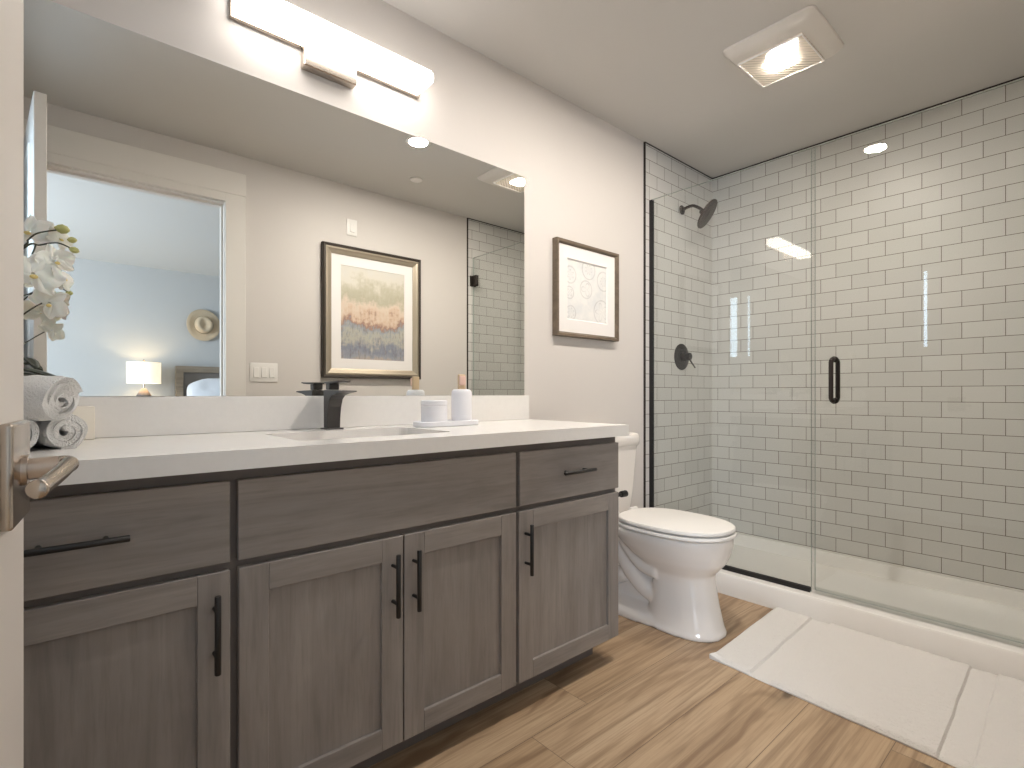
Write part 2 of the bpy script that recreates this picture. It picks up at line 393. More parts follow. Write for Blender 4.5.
# ------------------------------------------------------------------ entry door with lever
F = Vector((-.0318, .88, 0)); ang = math.radians(5.0)
dd = Vector((math.sin(ang), math.cos(ang), 0)); nn = Vector((math.cos(ang), -math.sin(ang), 0))   # towards latch edge, out of the face
DW = .825; DT = .038; DH = 2.17
door = thing('door_1', 'open white panel door with nickel lever at the picture edge', 'door', F-dd*DW, None, 'structure')
def dmap(bm):   # local (t from latch edge back to hinge, n out of face, z) -> world
    for v in bm.verts: v.co = F-dd*v.co.x+nn*v.co.y+Vector((0, 0, v.co.z))
    return bm
b = dmap(box(bm_new(), 0, DW, -DT, 0, .012, DH, .002, 1)); obj('door_leaf', b, M_door, door)
for (z0, z1) in ((.22, .88), (1.06, DH-.13)):
    for (y0, y1) in ((-.001, .005), (-DT+.001, -DT-.005)):
        b = bm_new(); frame_ring(b,   .19, DW-.125, z0, z1, .035, y0, y1, [(0, 0), (.2, 1), (.6, .5), (1, .1), (1, -.2)])
        obj('panel_moulding', dmap(b), M_door, door)
for z in (.2, 1.05, 1.95):
    b = bm_new(); cyl(b, (DW+.006, -DT-.004, z-.05), (DW+.006, -DT-.004, z+.05), .008, 12); box(b, DW-.002, DW+.001, -DT, -.006, z-.05, z+.05)
    obj('hinge', dmap(b), M_steel, door)
HZ = .9405
lev = obj('door_handle', dmap(box(bm_new(), .05, .158, .0, .012, HZ-.054, HZ+.054, .004, 3)), M_nickel, door, 'auto', 'brushed nickel lever handle on square plate')
BASE[lev.name] = BASE[door.name]
b = bm_new(); cyl(b, (.104, .011, HZ+.001), (.104, .017, HZ+.001), .0165, 28); cyl(b, (.104, .017, HZ+.002), (.104, .042, HZ+.003), .0118, 24)
obj('lever_collar', dmap(b), M_nickel_b, lev, 'auto')
b = bm_new()
P = smooth_path([(.1035, .040, HZ+.003), (.104, .047, HZ+.0045), (.108, .0505, HZ+.005), (.118, .0495, HZ+.004), (.14, .045, HZ-.001), (.165, .039, HZ-.006), (.188, .034, HZ-.009), (.196, .0325, HZ-.009)], 5)
rr = [.0118-.0035*min(1, i/14) for i in range(len(P))]
for k in range(8): rr[-8+k] = .0085+.0012*math.sin(PI*k/7)
rr[-1] = .0015; rr[-2] = .0052; rr[-3] = .0073; rr[-4] = .0086
tube(b, P, rr, 20)
obj('lever', dmap(b), M_nickel, lev, True)

# ------------------------------------------------------------------ vanity
van = thing('vanity_cabinet', 'grey-brown stained vanity cabinet with black bar pulls', 'vanity cabinet', (.69, 1.5, 0))
b = bm_new(); FY, YF = 1.254, 1.235
box(b, -.25, -.232, FY+.022, 1.775, .098, .863); box(b, 1.607, 1.625, FY+.022, 1.775, .098, .863); box(b, -.232, 1.607, FY+.022, 1.775, .098, .116)
box(b, -.232, 1.607, 1.765, 1.775, .116, .863); box(b, -.232, 1.607, FY+.0225, FY+.03, .116, .72)
obj('carcass', b, M_wv, van)
b = bm_new()
box(b, -.25, 1.625, FY, FY+.022, .838, .863); box(b, -.25, 1.625, FY, FY+.022, .645, .665); box(b, -.25, 1.625, FY, FY+.022, .098, .12)
for x0, x1 in ((-.25, -.22), (.265, .306), (1.085, 1.121), (1.595, 1.625)): box(b, x0, x1, FY+.0006, FY+.022, .12, .838)
obj('face_frame', b, M_face, van)
obj('toe_kick', box(bm_new(), -.25, 1.585, 1.333, 1.35, 0, .1), M_face, van)
def shaker(x0, x1, z0, z1):
    st = .0615; b = bm_new()
    box(b, x0, x0+st, YF, FY, z0, z1, .0015, 1, 0); box(b, x1-st, x1, YF, FY, z0, z1, .0015, 1, 0)
    box(b, x0+st, x1-st, YF, FY, z0, z0+.057, .0012, 1, 1); box(b, x0+st, x1-st, YF, FY, z1-st, z1, .0012, 1, 1)
    d = obj('door', b, [M_wv, M_wh], van); BASE[d.name] = BASE[van.name]
    obj('door_panel', box(bm_new(), x0+st-.005, x1-st+.005, YF+.009, FY-.002, z0+.05, z1-st+.005), M_wv, d)
    return d
def pull(parent, c, L=.162, vert=True):
    b = bm_new(); x, z = c; y = 1.204
    dv = Vector((0, 0, 1)) if vert else Vector((1, 0, 0)); p = Vector((x, y, z))
    tube(b, [p-dv*L/2, p-dv*(L/2-.001), p+dv*(L/2-.001), p+dv*L/2], [.0055, .0062, .0062, .0055], 14)
    for s in (-1, 1):
        q = p+dv*s*(L/2-.034); cyl(b, q, q+Vector((0, .0325, 0)), .0046, 12); 
    return obj('handle', b, M_black, parent, 'auto')
for (x0, x1, hx) in ((-.237, .278, .248), (.2945, .693, .6625), (.697, 1.097, .7245), (1.109, 1.622, 1.136)):
    d = shaker(x0, x1, .097, .647); pull(d, (hx, .5265))
for (x0, x1, hx) in ((-.237, .278, .0205), (.2935, 1.097, None), (1.112, 1.622, 1.370)):
    b = box(bm_new(), x0, x1, YF, FY, .6635, .8375, .0018, 1)
    d = obj('drawer', b, M_wh, van); BASE[d.name] = BASE[van.name]
    if hx is not None: pull(d, (hx, .754), vert=False)

# countertop with sink cut-out
CT = .906
def rrect(x0, x1, y0, y1, r, n=6):
    pts = []
    for cx, cy, a0 in ((x1-r, y1-r, 0), (x0+r, y1-r, PI/2), (x0+r, y0+r, PI), (x1-r, y0+r, 3*PI/2)):
        for k in range(n+1):
            a = a0+k*PI/2/n; pts.append((cx+r*math.cos(a), cy+r*math.sin(a)))
    return pts
SX0, SX1, SY0, SY1 = .455, .925, 1.333, 1.640
def plate_hole(bm, outer, inner, z0, z1):
    def layer(z):
        o = [bm.verts.new((x, y, z)) for x, y in outer]; i = [bm.verts.new((x, y, z)) for x, y in inner]
        es = [bm.edges.new((l[k], l[(k+1) % len(l)])) for l in (o, i) for k in range(len(l))]
        bmesh.ops.triangle_fill(bm, use_beauty=True, edges=es); return o, i
    a = layer(z0); c = layer(z1)
    for p, q in zip(a, c):
        for k in range(len(p)):
            j = (k+1) % len(p); bm.faces.new((p[k], p[j], q[j], q[k]))
ct = thing('countertop', 'white quartz countertop with square front edge', 'countertop', (.69, 1.5, .864))
b = bm_new()
plate_hole(b, [(-.266, 1.202), (1.642, 1.202), (1.644, 1.204), (1.644, 1.778), (-.266, 1.778)], rrect(SX0, SX1, SY0, SY1, .03), .8645, CT)
obj('slab', b, M_quartz, ct)
obj('backsplash', box(bm_new(), -.266, 1.641, 1.758, 1.7795, CT+.0005, 1.016, .0015, 1), M_quartz, ct)
sk = thing('undermount_sink', 'white rectangular undermount sink below black faucet', 'sink', (.69, 1.487, .74))
b = bm_new()
def rl(ins, r, z): return [Vector((x, y, z)) for x, y in rrect(SX0+ins, SX1-ins, SY0+ins, SY1-ins, r)]
rings(b, [rl(-.022, .03, .8635), rl(-.008, .03, .8635), rl(-.008, .03, .855), rl(-.002, .04, .78), rl(.02, .05, .755), rl(.06, .06, .745), rl(.12, .03, .742)], True, False, True)
rings(b, [rl(-.022, .03, .8635), rl(-.022, .04, .855), rl(.0, .05, .74), rl(.05, .06, .73)], True, False, True)
obj('basin', b, M_ceramic, sk, 'auto')
b = bm_new(); lathe(b, [(.028, 0), (.03, .003), (.024, .005), (.012, .004)], (.69, 1.50, .7421), n=24); obj('drain', b, M_gun, sk, 'auto')

# faucet
fa = thing('faucet', 'dark gunmetal single-lever faucet behind the sink', 'faucet', (.683, 1.7100, CT))
fx = .691
b = box(bm_new(), fx-.031, fx+.031, 1.6820, 1.7320, CT, CT+.005, .002, 2); obj('base_plate', b, M_gun, fa, 'auto')
b = bm_new(); sec = []
prof = [(1.7230, CT+.005), (1.7230, CT+.06), (1.7240, CT+.128), (1.7200, CT+.131), (1.6400, CT+.130), (1.5700, CT+.128), (1.5670, CT+.1245), (1.6200, CT+.119), (1.6520, CT+.113), (1.6720, CT+.100), (1.6840, CT+.075), (1.6920, CT+.035), (1.6940, CT+.005)]
for sgn, ins in ((-1, .0015), (-.94, 0), (.94, 0), (1, .0015)):
    row = []
    for (y, z) in prof:
        yy = y+(ins if y < 1.705 else -ins); zz = min(max(z, CT+.005+ins), CT+.131-ins)
        row.append(Vector((fx+sgn*.0225*(1+.12*max(0, (1.66-y)/.1)), yy, zz)))
    sec.append(row)
rings(b, sec); obj('spout', b, M_gun, fa)
b = bm_new(); box(b, fx-.017, fx+.017, 1.6880, 1.7200, CT+.1315, CT+.153, .003, 2)
rings(b, [[Vector((fx+sx*w_, y, z)) for sx, z in ((-1, z0), (1, z0), (1, z1), (-1, z1))] for y, w_, z0, z1 in ((1.7260, .019, CT+.153, CT+.158), (1.6800, .0205, CT+.152, CT+.1585), (1.6400, .021, CT+.154, CT+.159), (1.6120, .021, CT+.157, CT+.160))])
obj('lever', b, M_gun, fa)

# mirror
b = bm_new(); box(b, -.2, 1.626, 1.775, 1.7795, 1.0175, 2.0275)
tag(obj('wall_mirror', b, M_mirror), 'large frameless mirror above the backsplash', 'mirror')

# vanity light bar
vl = thing('vanity_light', 'long glowing bar light above the mirror', 'light fixture', (.73, 1.77, 2.1))
b = bm_new()
pr = [(1.762, 2.190), (1.672, 2.1885), (1.660, 2.193), (1.657, 2.205), (1.660, 2.222), (1.675, 2.232), (1.762, 2.236)]
rings(b, [[Vector((x, y, z)) for y, z in pr] for x in (.402, 1.058)]); obj('diffuser', b, M_bar, vl)
b = box(bm_new(), .402, 1.058, 1.672, 1.7622, 2.2355, 2.2385); obj('top_diffuser', b, M_bartop, vl)
b = box(bm_new(), .396, 1.064, 1.7625, 1.7795, 2.178, 2.245, .002, 1); obj('back_channel', b, M_nickel, vl)
b = box(bm_new(), .612, .795, 1.742, 1.7795, 2.112, 2.1775, .003, 1); obj('canopy', b, M_nickel, vl)

# ------------------------------------------------------------------ framed pictures
pc = thing('framed_picture', 'small brown framed pale shell drawing on wall beside shower', 'picture', (2.06, 1.765, 1.308))
b = bm_new(); frame_ring(b, 1.815, 2.298, 1.308, 1.783, .022, 1.7795, 1.745, [(0, 0), (0, .9), (.1, 1), (.6, .95), (.8, .7), (1, .6), (1, .1)]); obj('frame', b, M_frame_b, pc)
b = bm_new(); frame_ring(b, 1.834, 2.28, 1.327, 1.765, .072, 1.766, 1.760, [(0, 0), (0, 1), (.92, 1), (1, .2)]); obj('mat_board', b, [M_mat_board], pc)
mm = mat('shell_drawing', (.75, .75, .74), .7)
v0 = coords(mm, 'World', (1, 1, 1))
col = (.74, .745, .735)
sxz = N(mm, 'ShaderNodeSeparateXYZ'); LK(mm, v0, sxz.inputs[0])
def blob(cx, cz, r, petals, depth, wl=.006):
    dx = math_n(mm, 'SUBTRACT', sxz.outputs['X'], cx); dz = math_n(mm, 'SUBTRACT', sxz.outputs['Z'], cz)
    rad = math_n(mm, 'SQRT', math_n(mm, 'ADD', math_n(mm, 'MULTIPLY', dx, dx), math_n(mm, 'MULTIPLY', dz, dz)))
    th = math_n(mm, 'ARCTAN2', dz, dx)
    w_ = math_n(mm, 'ABSOLUTE', math_n(mm, 'SINE', math_n(mm, 'MULTIPLY', th, petals/2)))
    e1 = math_n(mm, 'LESS_THAN', math_n(mm, 'ABSOLUTE', math_n(mm, 'SUBTRACT', rad, r)), wl*.6)
    e2 = math_n(mm, 'LESS_THAN', math_n(mm, 'ABSOLUTE', math_n(mm, 'SUBTRACT', rad, math_n(mm, 'MULTIPLY', w_, r*depth))), wl*.55)
    return math_n(mm, 'MAXIMUM', e1, e2)
lines = blob(2.175, 1.455, .062, 5, .8)
for a in ((1.93, 1.62, .042, 6, .6), (1.925, 1.53, .03, 4, .7), (1.935, 1.43, .035, 7, .7), (2.07, 1.665, .05, 8, .5), (2.05, 1.56, .045, 3, .8), (2.19, 1.62, .05, 9, .5)):
    lines = math_n(mm, 'MAXIMUM', lines, blob(*a))
nz = noise_tex(mm, v0, 22, 4, .6)
bg = ramp(mm, noise_tex(mm, v0, 14, 4, .6), [(.35, (.68, .69, .69)), (.6, (.77, .76, .74))])
setcol(mm, mix(mm, bg, (.42, .41, .41), math_n(mm, 'MULTIPLY', lines, math_n(mm, 'MULTIPLY', nz, .75))))
obj('artwork', box(bm_new(), 1.895, 2.22, 1.7675, 1.772, 1.385, 1.705), mm, pc)

p2 = thing('framed_picture', 'large champagne framed abstract landscape reflected in the mirror', 'picture', (1.73, .045, 1.134))
b = bm_new(); frame_ring(b, 1.348, 2.113, 1.134, 2.057, .02, YS+.001, YS+.038, [(0, 0), (0, .8), (.3, 1), (1, .9), (1, .3)]); obj('outer_frame', b, M_frame_d, p2)
b = bm_new(); frame_ring(b, 1.367, 2.094, 1.153, 2.038, .046, YS+.004, YS+.034, [(0, 0), (0, .85), (.3, 1), (.55, .75), (.8, .6), (1, .45), (1, .1)]); obj('frame', b, M_frame_s, p2)
b = bm_new(); frame_ring(b, 1.411, 2.05, 1.197, 1.994, .072, YS+.006, YS+.012); obj('mat_board', b, M_mat_board, p2)
ma = mat('abstract_landscape', (.5, .5, .5), .6)
v0 = coords(ma, 'World'); sxz = N(ma, 'ShaderNodeSeparateXYZ'); LK(ma, v0, sxz.inputs[0])
streak = noise_tex(ma, coords(ma, 'World', (30, 1, 4)), 1, 5, .7)
blot = noise_tex(ma, coords(ma, 'World', (7, 1, 7)), 1, 5, .65)
t = math_n(ma, 'MULTIPLY', math_n(ma, 'SUBTRACT', sxz.outputs['Z'], 1.246), 1/.69)
t = math_n(ma, 'ADD', t, math_n(ma, 'ADD', math_n(ma, 'MULTIPLY', math_n(ma, 'SUBTRACT', streak, .5), .24), math_n(ma, 'MULTIPLY', math_n(ma, 'SUBTRACT', blot, .5), .62)))
c = ramp(ma, t, [(0, (.42, .36, .32)), (.07, (.30, .31, .35)), (.17, (.22, .24, .30)), (.26, (.44, .42, .36)), (.35, (.30, .33, .36)), (.41, (.34, .20, .15)), (.47, (.60, .45, .34)), (.56, (.66, .55, .45)), (.66, (.44, .41, .31)), (.78, (.50, .47, .37)), (.88, (.64, .61, .54)), (1, (.63, .61, .56))])
c = mix(ma, c, (.17, .15, .16), math_n(ma, 'MULTIPLY', math_n(ma, 'MULTIPLY', ramp(ma, noise_tex(ma, coords(ma, 'World', (46, 1, 11)), 1, 5, .7), [(.52, (0, 0, 0)), (.66, (1, 1, 1))]), ramp(ma, t, [(.38, (1, 1, 1)), (.50, (0, 0, 0))])), .7))
c = mix(ma, c, (.64, .58, .46), math_n(ma, 'MULTIPLY', ramp(ma, streak, [(.55, (0, 0, 0)), (.75, (1, 1, 1))]), .6))
setcol(ma, c)
obj('artwork', box(bm_new(), 1.475, 1.99, YS+.004, YS+.009, 1.24, 1.94), ma, p2)

# ------------------------------------------------------------------ switches
def rocker(parent, x, z, wd=.033, h=.066):
    b = bm_new(); y = YS+.006
    rings(b, [[Vector((x-wd/2, y, z-h/2)), Vector((x+wd/2, y, z-h/2)), Vector((x+wd/2, y, z+h/2)), Vector((x-wd/2, y, z+h/2))],
              [Vector((x-wd/2+.002, y+.006, z-h/2+.002)), Vector((x+wd/2-.002, y+.006, z-h/2+.002)), Vector((x+wd/2-.002, y+.0015, z+h/2-.002)), Vector((x-wd/2+.002, y+.0015, z+h/2-.002))]])
    return obj('rocker', b, M_white, parent)
sw = thing('light_switch', 'white three-gang switch plate beside the doorway casing', 'light switch', (.983, YS, 1.098))
obj('plate', box(bm_new(), .90, 1.066, YS+.0003, YS+.006, 1.098, 1.219, .003, 2), M_white, sw, 'auto')
for x in (.937, .983, 1.029): rocker(sw, x, 1.1585)
sw = thing('wall_sensor', 'small white plate high above the large framed picture', 'wall plate', (1.567, YS, 2.141))
obj('plate', box(bm_new(), 1.529, 1.605, YS+.0003, YS+.006, 2.141, 2.256, .003, 2), M_white, sw, 'auto'); rocker(sw, 1.567, 2.1985)

# ------------------------------------------------------------------ ceiling fittings
fan = thing('exhaust_fan_light', 'square ceiling exhaust fan with lit ribbed lens', 'ceiling light', (2.32, .91, CZ-.04))
b = bm_new()
def sq(x0, x1, y0, y1, r, z): return [Vector((x, y, z)) for x, y in rrect(x0, x1, y0, y1, r, 4)]
rings(b, [sq(2.135, 2.505, .725, 1.09, .03, CZ-.0005), sq(2.137, 2.503, .727, 1.088, .03, CZ-.008), sq(2.16, 2.495, .75, 1.075, .025, CZ-.022), sq(2.18, 2.492, .765, 1.068, .02, CZ-.026)])
obj('housing', b, mat('fan_housing_white', (.70, .665, .62), .5), fan, 'auto')
b = bm_new(); rings(b, [sq(2.232, 2.482, .80, 1.06, .004, CZ-.0255), sq(2.234, 2.48, .802, 1.058, .004, CZ-.034)]); obj('lens', b, M_lens, fan)
b = bm_new(); rings(b, [sq(2.305, 2.407, .876, .982, .02, CZ-.0335), sq(2.308, 2.404, .879, .979, .02, CZ-.037)]); obj('light_panel', b, M_fanled, fan)
b = bm_new(); frame_ring(b, 2.232, 2.482, .80, 1.06, .004, 0, .006)
for v in b.verts: v.co = Vector((v.co.x, v.co.z, CZ-.031-v.co.y))
obj('lens_rim', b, M_white, fan)
dl = thing('recessed_downlight', 'round recessed downlight lit in the ceiling seen in the mirror', 'ceiling light', (1.58, .91, CZ-.01))
b = bm_new(); lathe(b, [(.072, 0), (.072, -.003), (.058, -.007), (.052, -.004)], (1.58, .91, CZ-.0003), n=40, cap1=False); obj('trim_ring', b, M_white, dl, 'auto')
b = bm_new(); lathe(b, [(.053, -.002), (.053, -.005), (.045, -.007)], (1.58, .91, CZ-.0003), n=40); obj('lens', b, M_downled, dl)
b = bm_new(); lathe(b, [(.042, 0), (.042, -.006), (.036, -.010), (.012, -.011)], (1.846, .44, CZ-.0003), n=32)
tag(obj('sprinkler_cover', b, M_white, None, 'auto'), 'small round white cover plate in the ceiling seen in mirror', 'sprinkler cover')

# ------------------------------------------------------------------ toilet
TX = 2.085
to = thing('toilet', 'white two-piece elongated toilet between vanity and shower', 'toilet', (TX, 1.4, 0))
def egg(hw, yf, yb, z, n=40, p=2.3):
    cy = yf+(yb-yf)*.52; out = []
    for k in range(n):
        a = 2*PI*k/n; ca, sa = math.cos(a), math.sin(a)
        x = hw*math.copysign(abs(ca)**(2/p), ca)
        y = (yb-cy if sa > 0 else cy-yf)*math.copysign(abs(sa)**(2/(p if sa < 0 else 3.2)), sa)
        out.append(Vector((TX+x, cy+y, z)))
    return out
b = bm_new()
rings(b, [egg(.128, 1.052, 1.40, .0), egg(.130, 1.05, 1.40, .012), egg(.124, 1.06, 1.39, .03), egg(.115, 1.083, 1.37, .12), egg(.108, 1.10, 1.36, .22), egg(.112, 1.10, 1.38, .25),
          egg(.130, 1.078, 1.42, .275), egg(.150, 1.052, 1.47, .305), egg(.168, 1.035, 1.52, .345), egg(.180, 1.026, 1.56, .385), egg(.182, 1.026, 1.57, .412), egg(.176, 1.032, 1.565, .418)])
rings(b, [egg(.135, 1.15, 1.745, .0), egg(.136, 1.15, 1.745, .03), egg(.125, 1.17, 1.735, .048), egg(.06, 1.2, 1.70, .07)])
rings(b, [egg(.052, 1.25, 1.71, .0, 40, 3.5), egg(.050, 1.25, 1.70, .25, 40, 3.5), egg(.075, 1.3, 1.72, .33, 40, 3.5), egg(.14, 1.42, 1.755, .375, 40, 3.5), egg(.15, 1.45, 1.76, .412, 40, 3.5)])
for s in (-1, 1):
    tube(b, smooth_path([(TX+s*.055, 1.30, .12), (TX+s*.062, 1.37, .135), (TX+s*.066, 1.44, .185), (TX+s*.066, 1.50, .255), (TX+s*.06, 1.57, .32), (TX+s*.05, 1.64, .34)], 5), .043, 14)
    tube(b, smooth_path([(TX+s*.10, 1.30, .24), (TX+s*.095, 1.38, .25), (TX+s*.09, 1.45, .30), (TX+s*.09, 1.50, .36), (TX+s*.09, 1.55, .39)], 5), .03, 14)
    tube(b, smooth_path([(TX+s*.06, 1.5, .18), (TX+s*.062, 1.56, .15), (TX+s*.062, 1.63, .13), (TX+s*.06, 1.68, .06), (TX+s*.06, 1.68, .0)], 5), .04, 14)
bo = obj('bowl', b, M_ceramic, to, True)
rm = bo.modifiers.new('remesh', 'REMESH'); rm.mode = 'VOXEL'; rm.voxel_size = .007; rm.use_smooth_shade = True
smd = bo.modifiers.new('smooth', 'SMOOTH'); smd.factor = .5; smd.iterations = 5
def slab(hw, yf, yb, z0, z1, r=.006):
    b = bm_new(); rings(b, [egg(hw-r, yf+r, yb-r, z0), egg(hw, yf, yb, z0+r*.7), egg(hw, yf, yb, z1-r), egg(hw-r*.5, yf+r*.5, yb-r*.5, z1-r*.3), egg(hw-r*1.8, yf+r*1.8, yb-r*1.8, z1)]); return b
obj('seat', slab(.190, 1.016, 1.535, .4215, .4385), M_white, to, 'auto')
obj('lid', slab(.187, 1.020, 1.530, .4425, .462), M_white, to, 'auto')
for s in (-1, 1):
    b = bm_new(); cyl(b, (TX+s*.05, 1.555, .447), (TX+s*.10, 1.555, .447), .013, 16); box(b, TX+s*.075-.018, TX+s*.075+.018, 1.545, 1.57, .418, .44, .003, 1); obj('hinge', b, M_white, to, 'auto')
def tk(hw, y0, y1, r, z): return [Vector((x, y, z)) for x, y in rrect(TX-hw, TX+hw, y0, y1, r, 5)]
b = bm_new()
rings(b, [tk(.145, 1.625, 1.755, .03, .413), tk(.158, 1.617, 1.762, .03, .43), tk(.168, 1.61, 1.764, .03, .52), tk(.187, 1.602, 1.766, .03, .72), tk(.189, 1.601, 1.766, .03, .757)])
obj('tank', b, M_ceramic, to, 'auto')
b = bm_new()
rings(b, [tk(.192, 1.596, 1.768, .03, .7575), tk(.198, 1.59, 1.77, .033, .766), tk(.199, 1.589, 1.77, .033, .806), tk(.194, 1.595, 1.766, .033, .818), tk(.17, 1.62, 1.75, .02, .823)])
obj('tank_lid', b, M_ceramic, to, 'auto')
b = bm_new(); cyl(b, (TX-.135, 1.60, .70), (TX-.135, 1.585, .70), .014, 18); tube(b, [(TX-.135, 1.583, .70), (TX-.10, 1.578, .696), (TX-.07, 1.578, .69)], [.006, .006, .005], 10)
obj('flush_lever', b, M_black, to, 'auto')
for s in (-1, 1):
    b = bm_new(); lathe(b, [(.014, 0), (.014, .008), (.009, .016), (.002, .018)], (TX+s*.085, 1.46, .03), n=16); obj('bolt_cap', b, M_white, to, 'auto')
# black roll holder on the cabinet side
ph = thing('toilet_paper_holder', 'small black post holder on the vanity side by the toilet', 'toilet paper holder', (1.64, 1.285, .62))
b = bm_new(); lathe(b, [(.022, 0), (.022, .005), (.009, .008), (.008, .083)], (1.6253, 1.285, .62), (1, 0, 0), 20); obj('wall_post', b, M_black, ph, 'auto')
b = bm_new(); lathe(b, [(.0, 0), (.012, .002), (.013, .01), (.013, .034), (.006, .038)], (1.70, 1.285, .62), (1, 0, 0), 20); obj('end_knob', b, M_black, ph, 'auto')

# ------------------------------------------------------------------ shower
def heightfield(bm, x0, x1, y0, y1, nx, ny, f):
    V = [[bm.verts.new((x0+(x1-x0)*i/nx, y0+(y1-y0)*j/ny, f(x0+(x1-x0)*i/nx, y0+(y1-y0)*j/ny))) for j in range(ny+1)] for i in range(nx+1)]
    for i in range(nx):
        for j in range(ny): bm.faces.new((V[i][j], V[i+1][j], V[i+1][j+1], V[i][j+1]))
    return V
def sst(a, b_, x): t = min(1, max(0, (x-a)/(b_-a))); return t*t*(3-2*t)
def panz(x, y):
    curb = .105*(1-sst(2.675, 2.715, x))-.012*max(0, 1-(x-2.563)/.012)**2*(x < 2.575)
    fl = .048+.004*((x-3.0)**2+(y-.9)**2)
    wl = .116*max(sst(3.285, 3.315, x), sst(1.695, 1.725, y), 1-sst(.08, .11, y))
    return max(curb, fl, wl)
b = bm_new(); V = heightfield(b, 2.563, XE-.001, YS+.009, YT-.001, 110, 90, panz)
bot = [[b.verts.new((V[i][j].co.x, V[i][j].co.y, 0)) for j in (0, 90)] for i in (0, 110)]
def skirt(row, zb=0):
    L = [b.verts.new((v.co.x, v.co.y, zb)) for v in row]
    for k in range(len(row)-1): b.faces.new((row[k], row[k+1], L[k+1], L[k]))
skirt(V[0]); skirt(V[-1]); skirt([r[0] for r in V]); skirt([r[-1] for r in V])
for q in bot:
    for v in q: b.verts.remove(v)
bmesh.ops.remove_doubles(b, verts=b.verts[:], dist=1e-5)
tag(obj('shower_tray', b, M_acrylic, None, 'auto'), 'white acrylic shower tray with raised front curb', 'shower tray')
XG = 2.627; GT = 2.162
def pane(bm, y0, y1, z0, z1):
    box(bm, XG-.005, XG+.005, y0, y1, z0, z1)
    bm.faces.ensure_lookup_table()
    for f in bm.faces:
        f.normal_update()
        f.material_index = 0 if abs(f.normal.x) > .5 else 1
    return bm
gp = thing('fixed_glass_panel', 'fixed clear glass panel with black channels beside toilet', 'glass panel', (XG, 1.33, .105))
obj('glass', pane(bm_new(), .902, 1.768, .108, GT), [M_glass, M_edge], gp)
def channel(bm, x0, x1, y0, y1, z0, z1, ax):
    for s in (-1, 1):
        xa, xb = (XG-.0095, XG-.0055) if s < 0 else (XG+.0055, XG+.0095)
        box(bm, xa, xb, y0, y1, z0, z1)
b = bm_new(); channel(b, 0, 0, 1.752, YT, .106, GT-.002, 'Z'); box(b, XG-.0095, XG+.0095, 1.7685, YT, .106, GT-.002); obj('wall_channel', b, M_black, gp)
b = bm_new(); channel(b, 0, 0, .905, 1.752, .1055, .127, 'Y'); obj('floor_channel', b, M_black, gp)
gd = thing('shower_door', 'frameless clear glass shower door with black pull', 'shower door', (XG, .47, .11))
obj('glass', pane(bm_new(), .048, .886, .122, GT), [M_glass, M_edge], gd)
b = bm_new(); box(b, XG-.004, XG+.004, .8875, .9005, .122, GT-.003); obj('edge_seal', b, M_seal, gd)
b = bm_new(); box(b, XG-.0075, XG-.0055, .05, .886, .1085, .135); box(b, XG+.0055, XG+.0075, .05, .886, .1085, .135); obj('bottom_sweep', b, M_seal, gd)
b = bm_new()
for s in (-1, 1):
    x = XG+s*.044; P = []
    pts = [(XG+s*.006, .807, 1.178), (XG+s*.03, .807, 1.177), (XG+s*.042, .807, 1.166), (x, .807, 1.15), (x, .807, 1.02), (XG+s*.042, .807, 1.004), (XG+s*.03, .807, .993), (XG+s*.006, .807, .992)]
    tube(b, smooth_path(pts, 5), .0095, 16)
    for z in (1.178, .992): cyl(b, (XG+s*.0055, .807, z), (XG+s*.0095, .807, z), .0135, 18)
obj('handle', b, M_bronze, gd, True)
for z in (.32, 1.967):
    b = bm_new(); 
    for s in (-1, 1): box(b, XG+s*.0055 if s > 0 else XG-.0125, XG+.0125 if s > 0 else XG-.0055, YS+.012, YS+.075, z-.045, z+.045, .002, 1)
    box(b, XG-.03, XG+.03, YS+.0085, YS+.013, z-.045, z+.045); obj('hinge', b, M_bronze, gd)

sh = thing('showerhead', 'dark bronze round shower head on curved arm', 'shower head', (2.972, YT, 2.185))
sx = 2.972
b = bm_new(); lathe(b, [(.029, 0), (.029, .004), (.022, .010), (.011, .013)], (sx, YT-.0005, 2.185), (0, -1, 0), 28); obj('flange', b, M_bronze, sh, 'auto')
b = bm_new(); tube(b, smooth_path([(sx, 1.765, 2.185), (sx, 1.725, 2.193), (sx, 1.69, 2.190), (sx, 1.655, 2.168), (sx, 1.638, 2.154)], 6), .0095, 14); obj('arm', b, M_bronze, sh, True)
nrm = Vector((.26, -.78, -.57)).normalized(); hc = Vector((sx, 1.602, 2.118))
b = bm_new(); lathe(b, [(.012, -.046), (.017, -.04), (.017, -.026), (.026, -.018), (.075, -.008), (.090, -.004), (.093, .002), (.091, .008), (.08, .010), (.03, .009), (.012, .012), (.004, .013)], hc, nrm, 40); obj('head', b, M_bronze, sh, 'auto')
va = thing('shower_valve', 'round dark bronze shower valve trim with thin lever', 'shower valve', (2.967, YT, 1.256))
vc = (2.967, YT-.0005, 1.256)
b = bm_new(); lathe(b, [(.083, 0), (.083, .004), (.078, .008), (.03, .010)], vc, (0, -1, 0), 40); obj('escutcheon', b, M_gun, va, 'auto')
b = bm_new(); lathe(b, [(.029, .008), (.029, .03), (.024, .032), (.024, .060), (.020, .064), (.004, .065)], vc, (0, -1, 0), 32); obj('hub', b, M_gun, va, 'auto')
b = bm_new(); tube(b, [(2.978, YT-.052, 1.236), (2.995, YT-.066, 1.205), (3.004, YT-.074, 1.185)], [.0048, .0045, .004], 10); obj('lever', b, M_gun, va, 'auto')

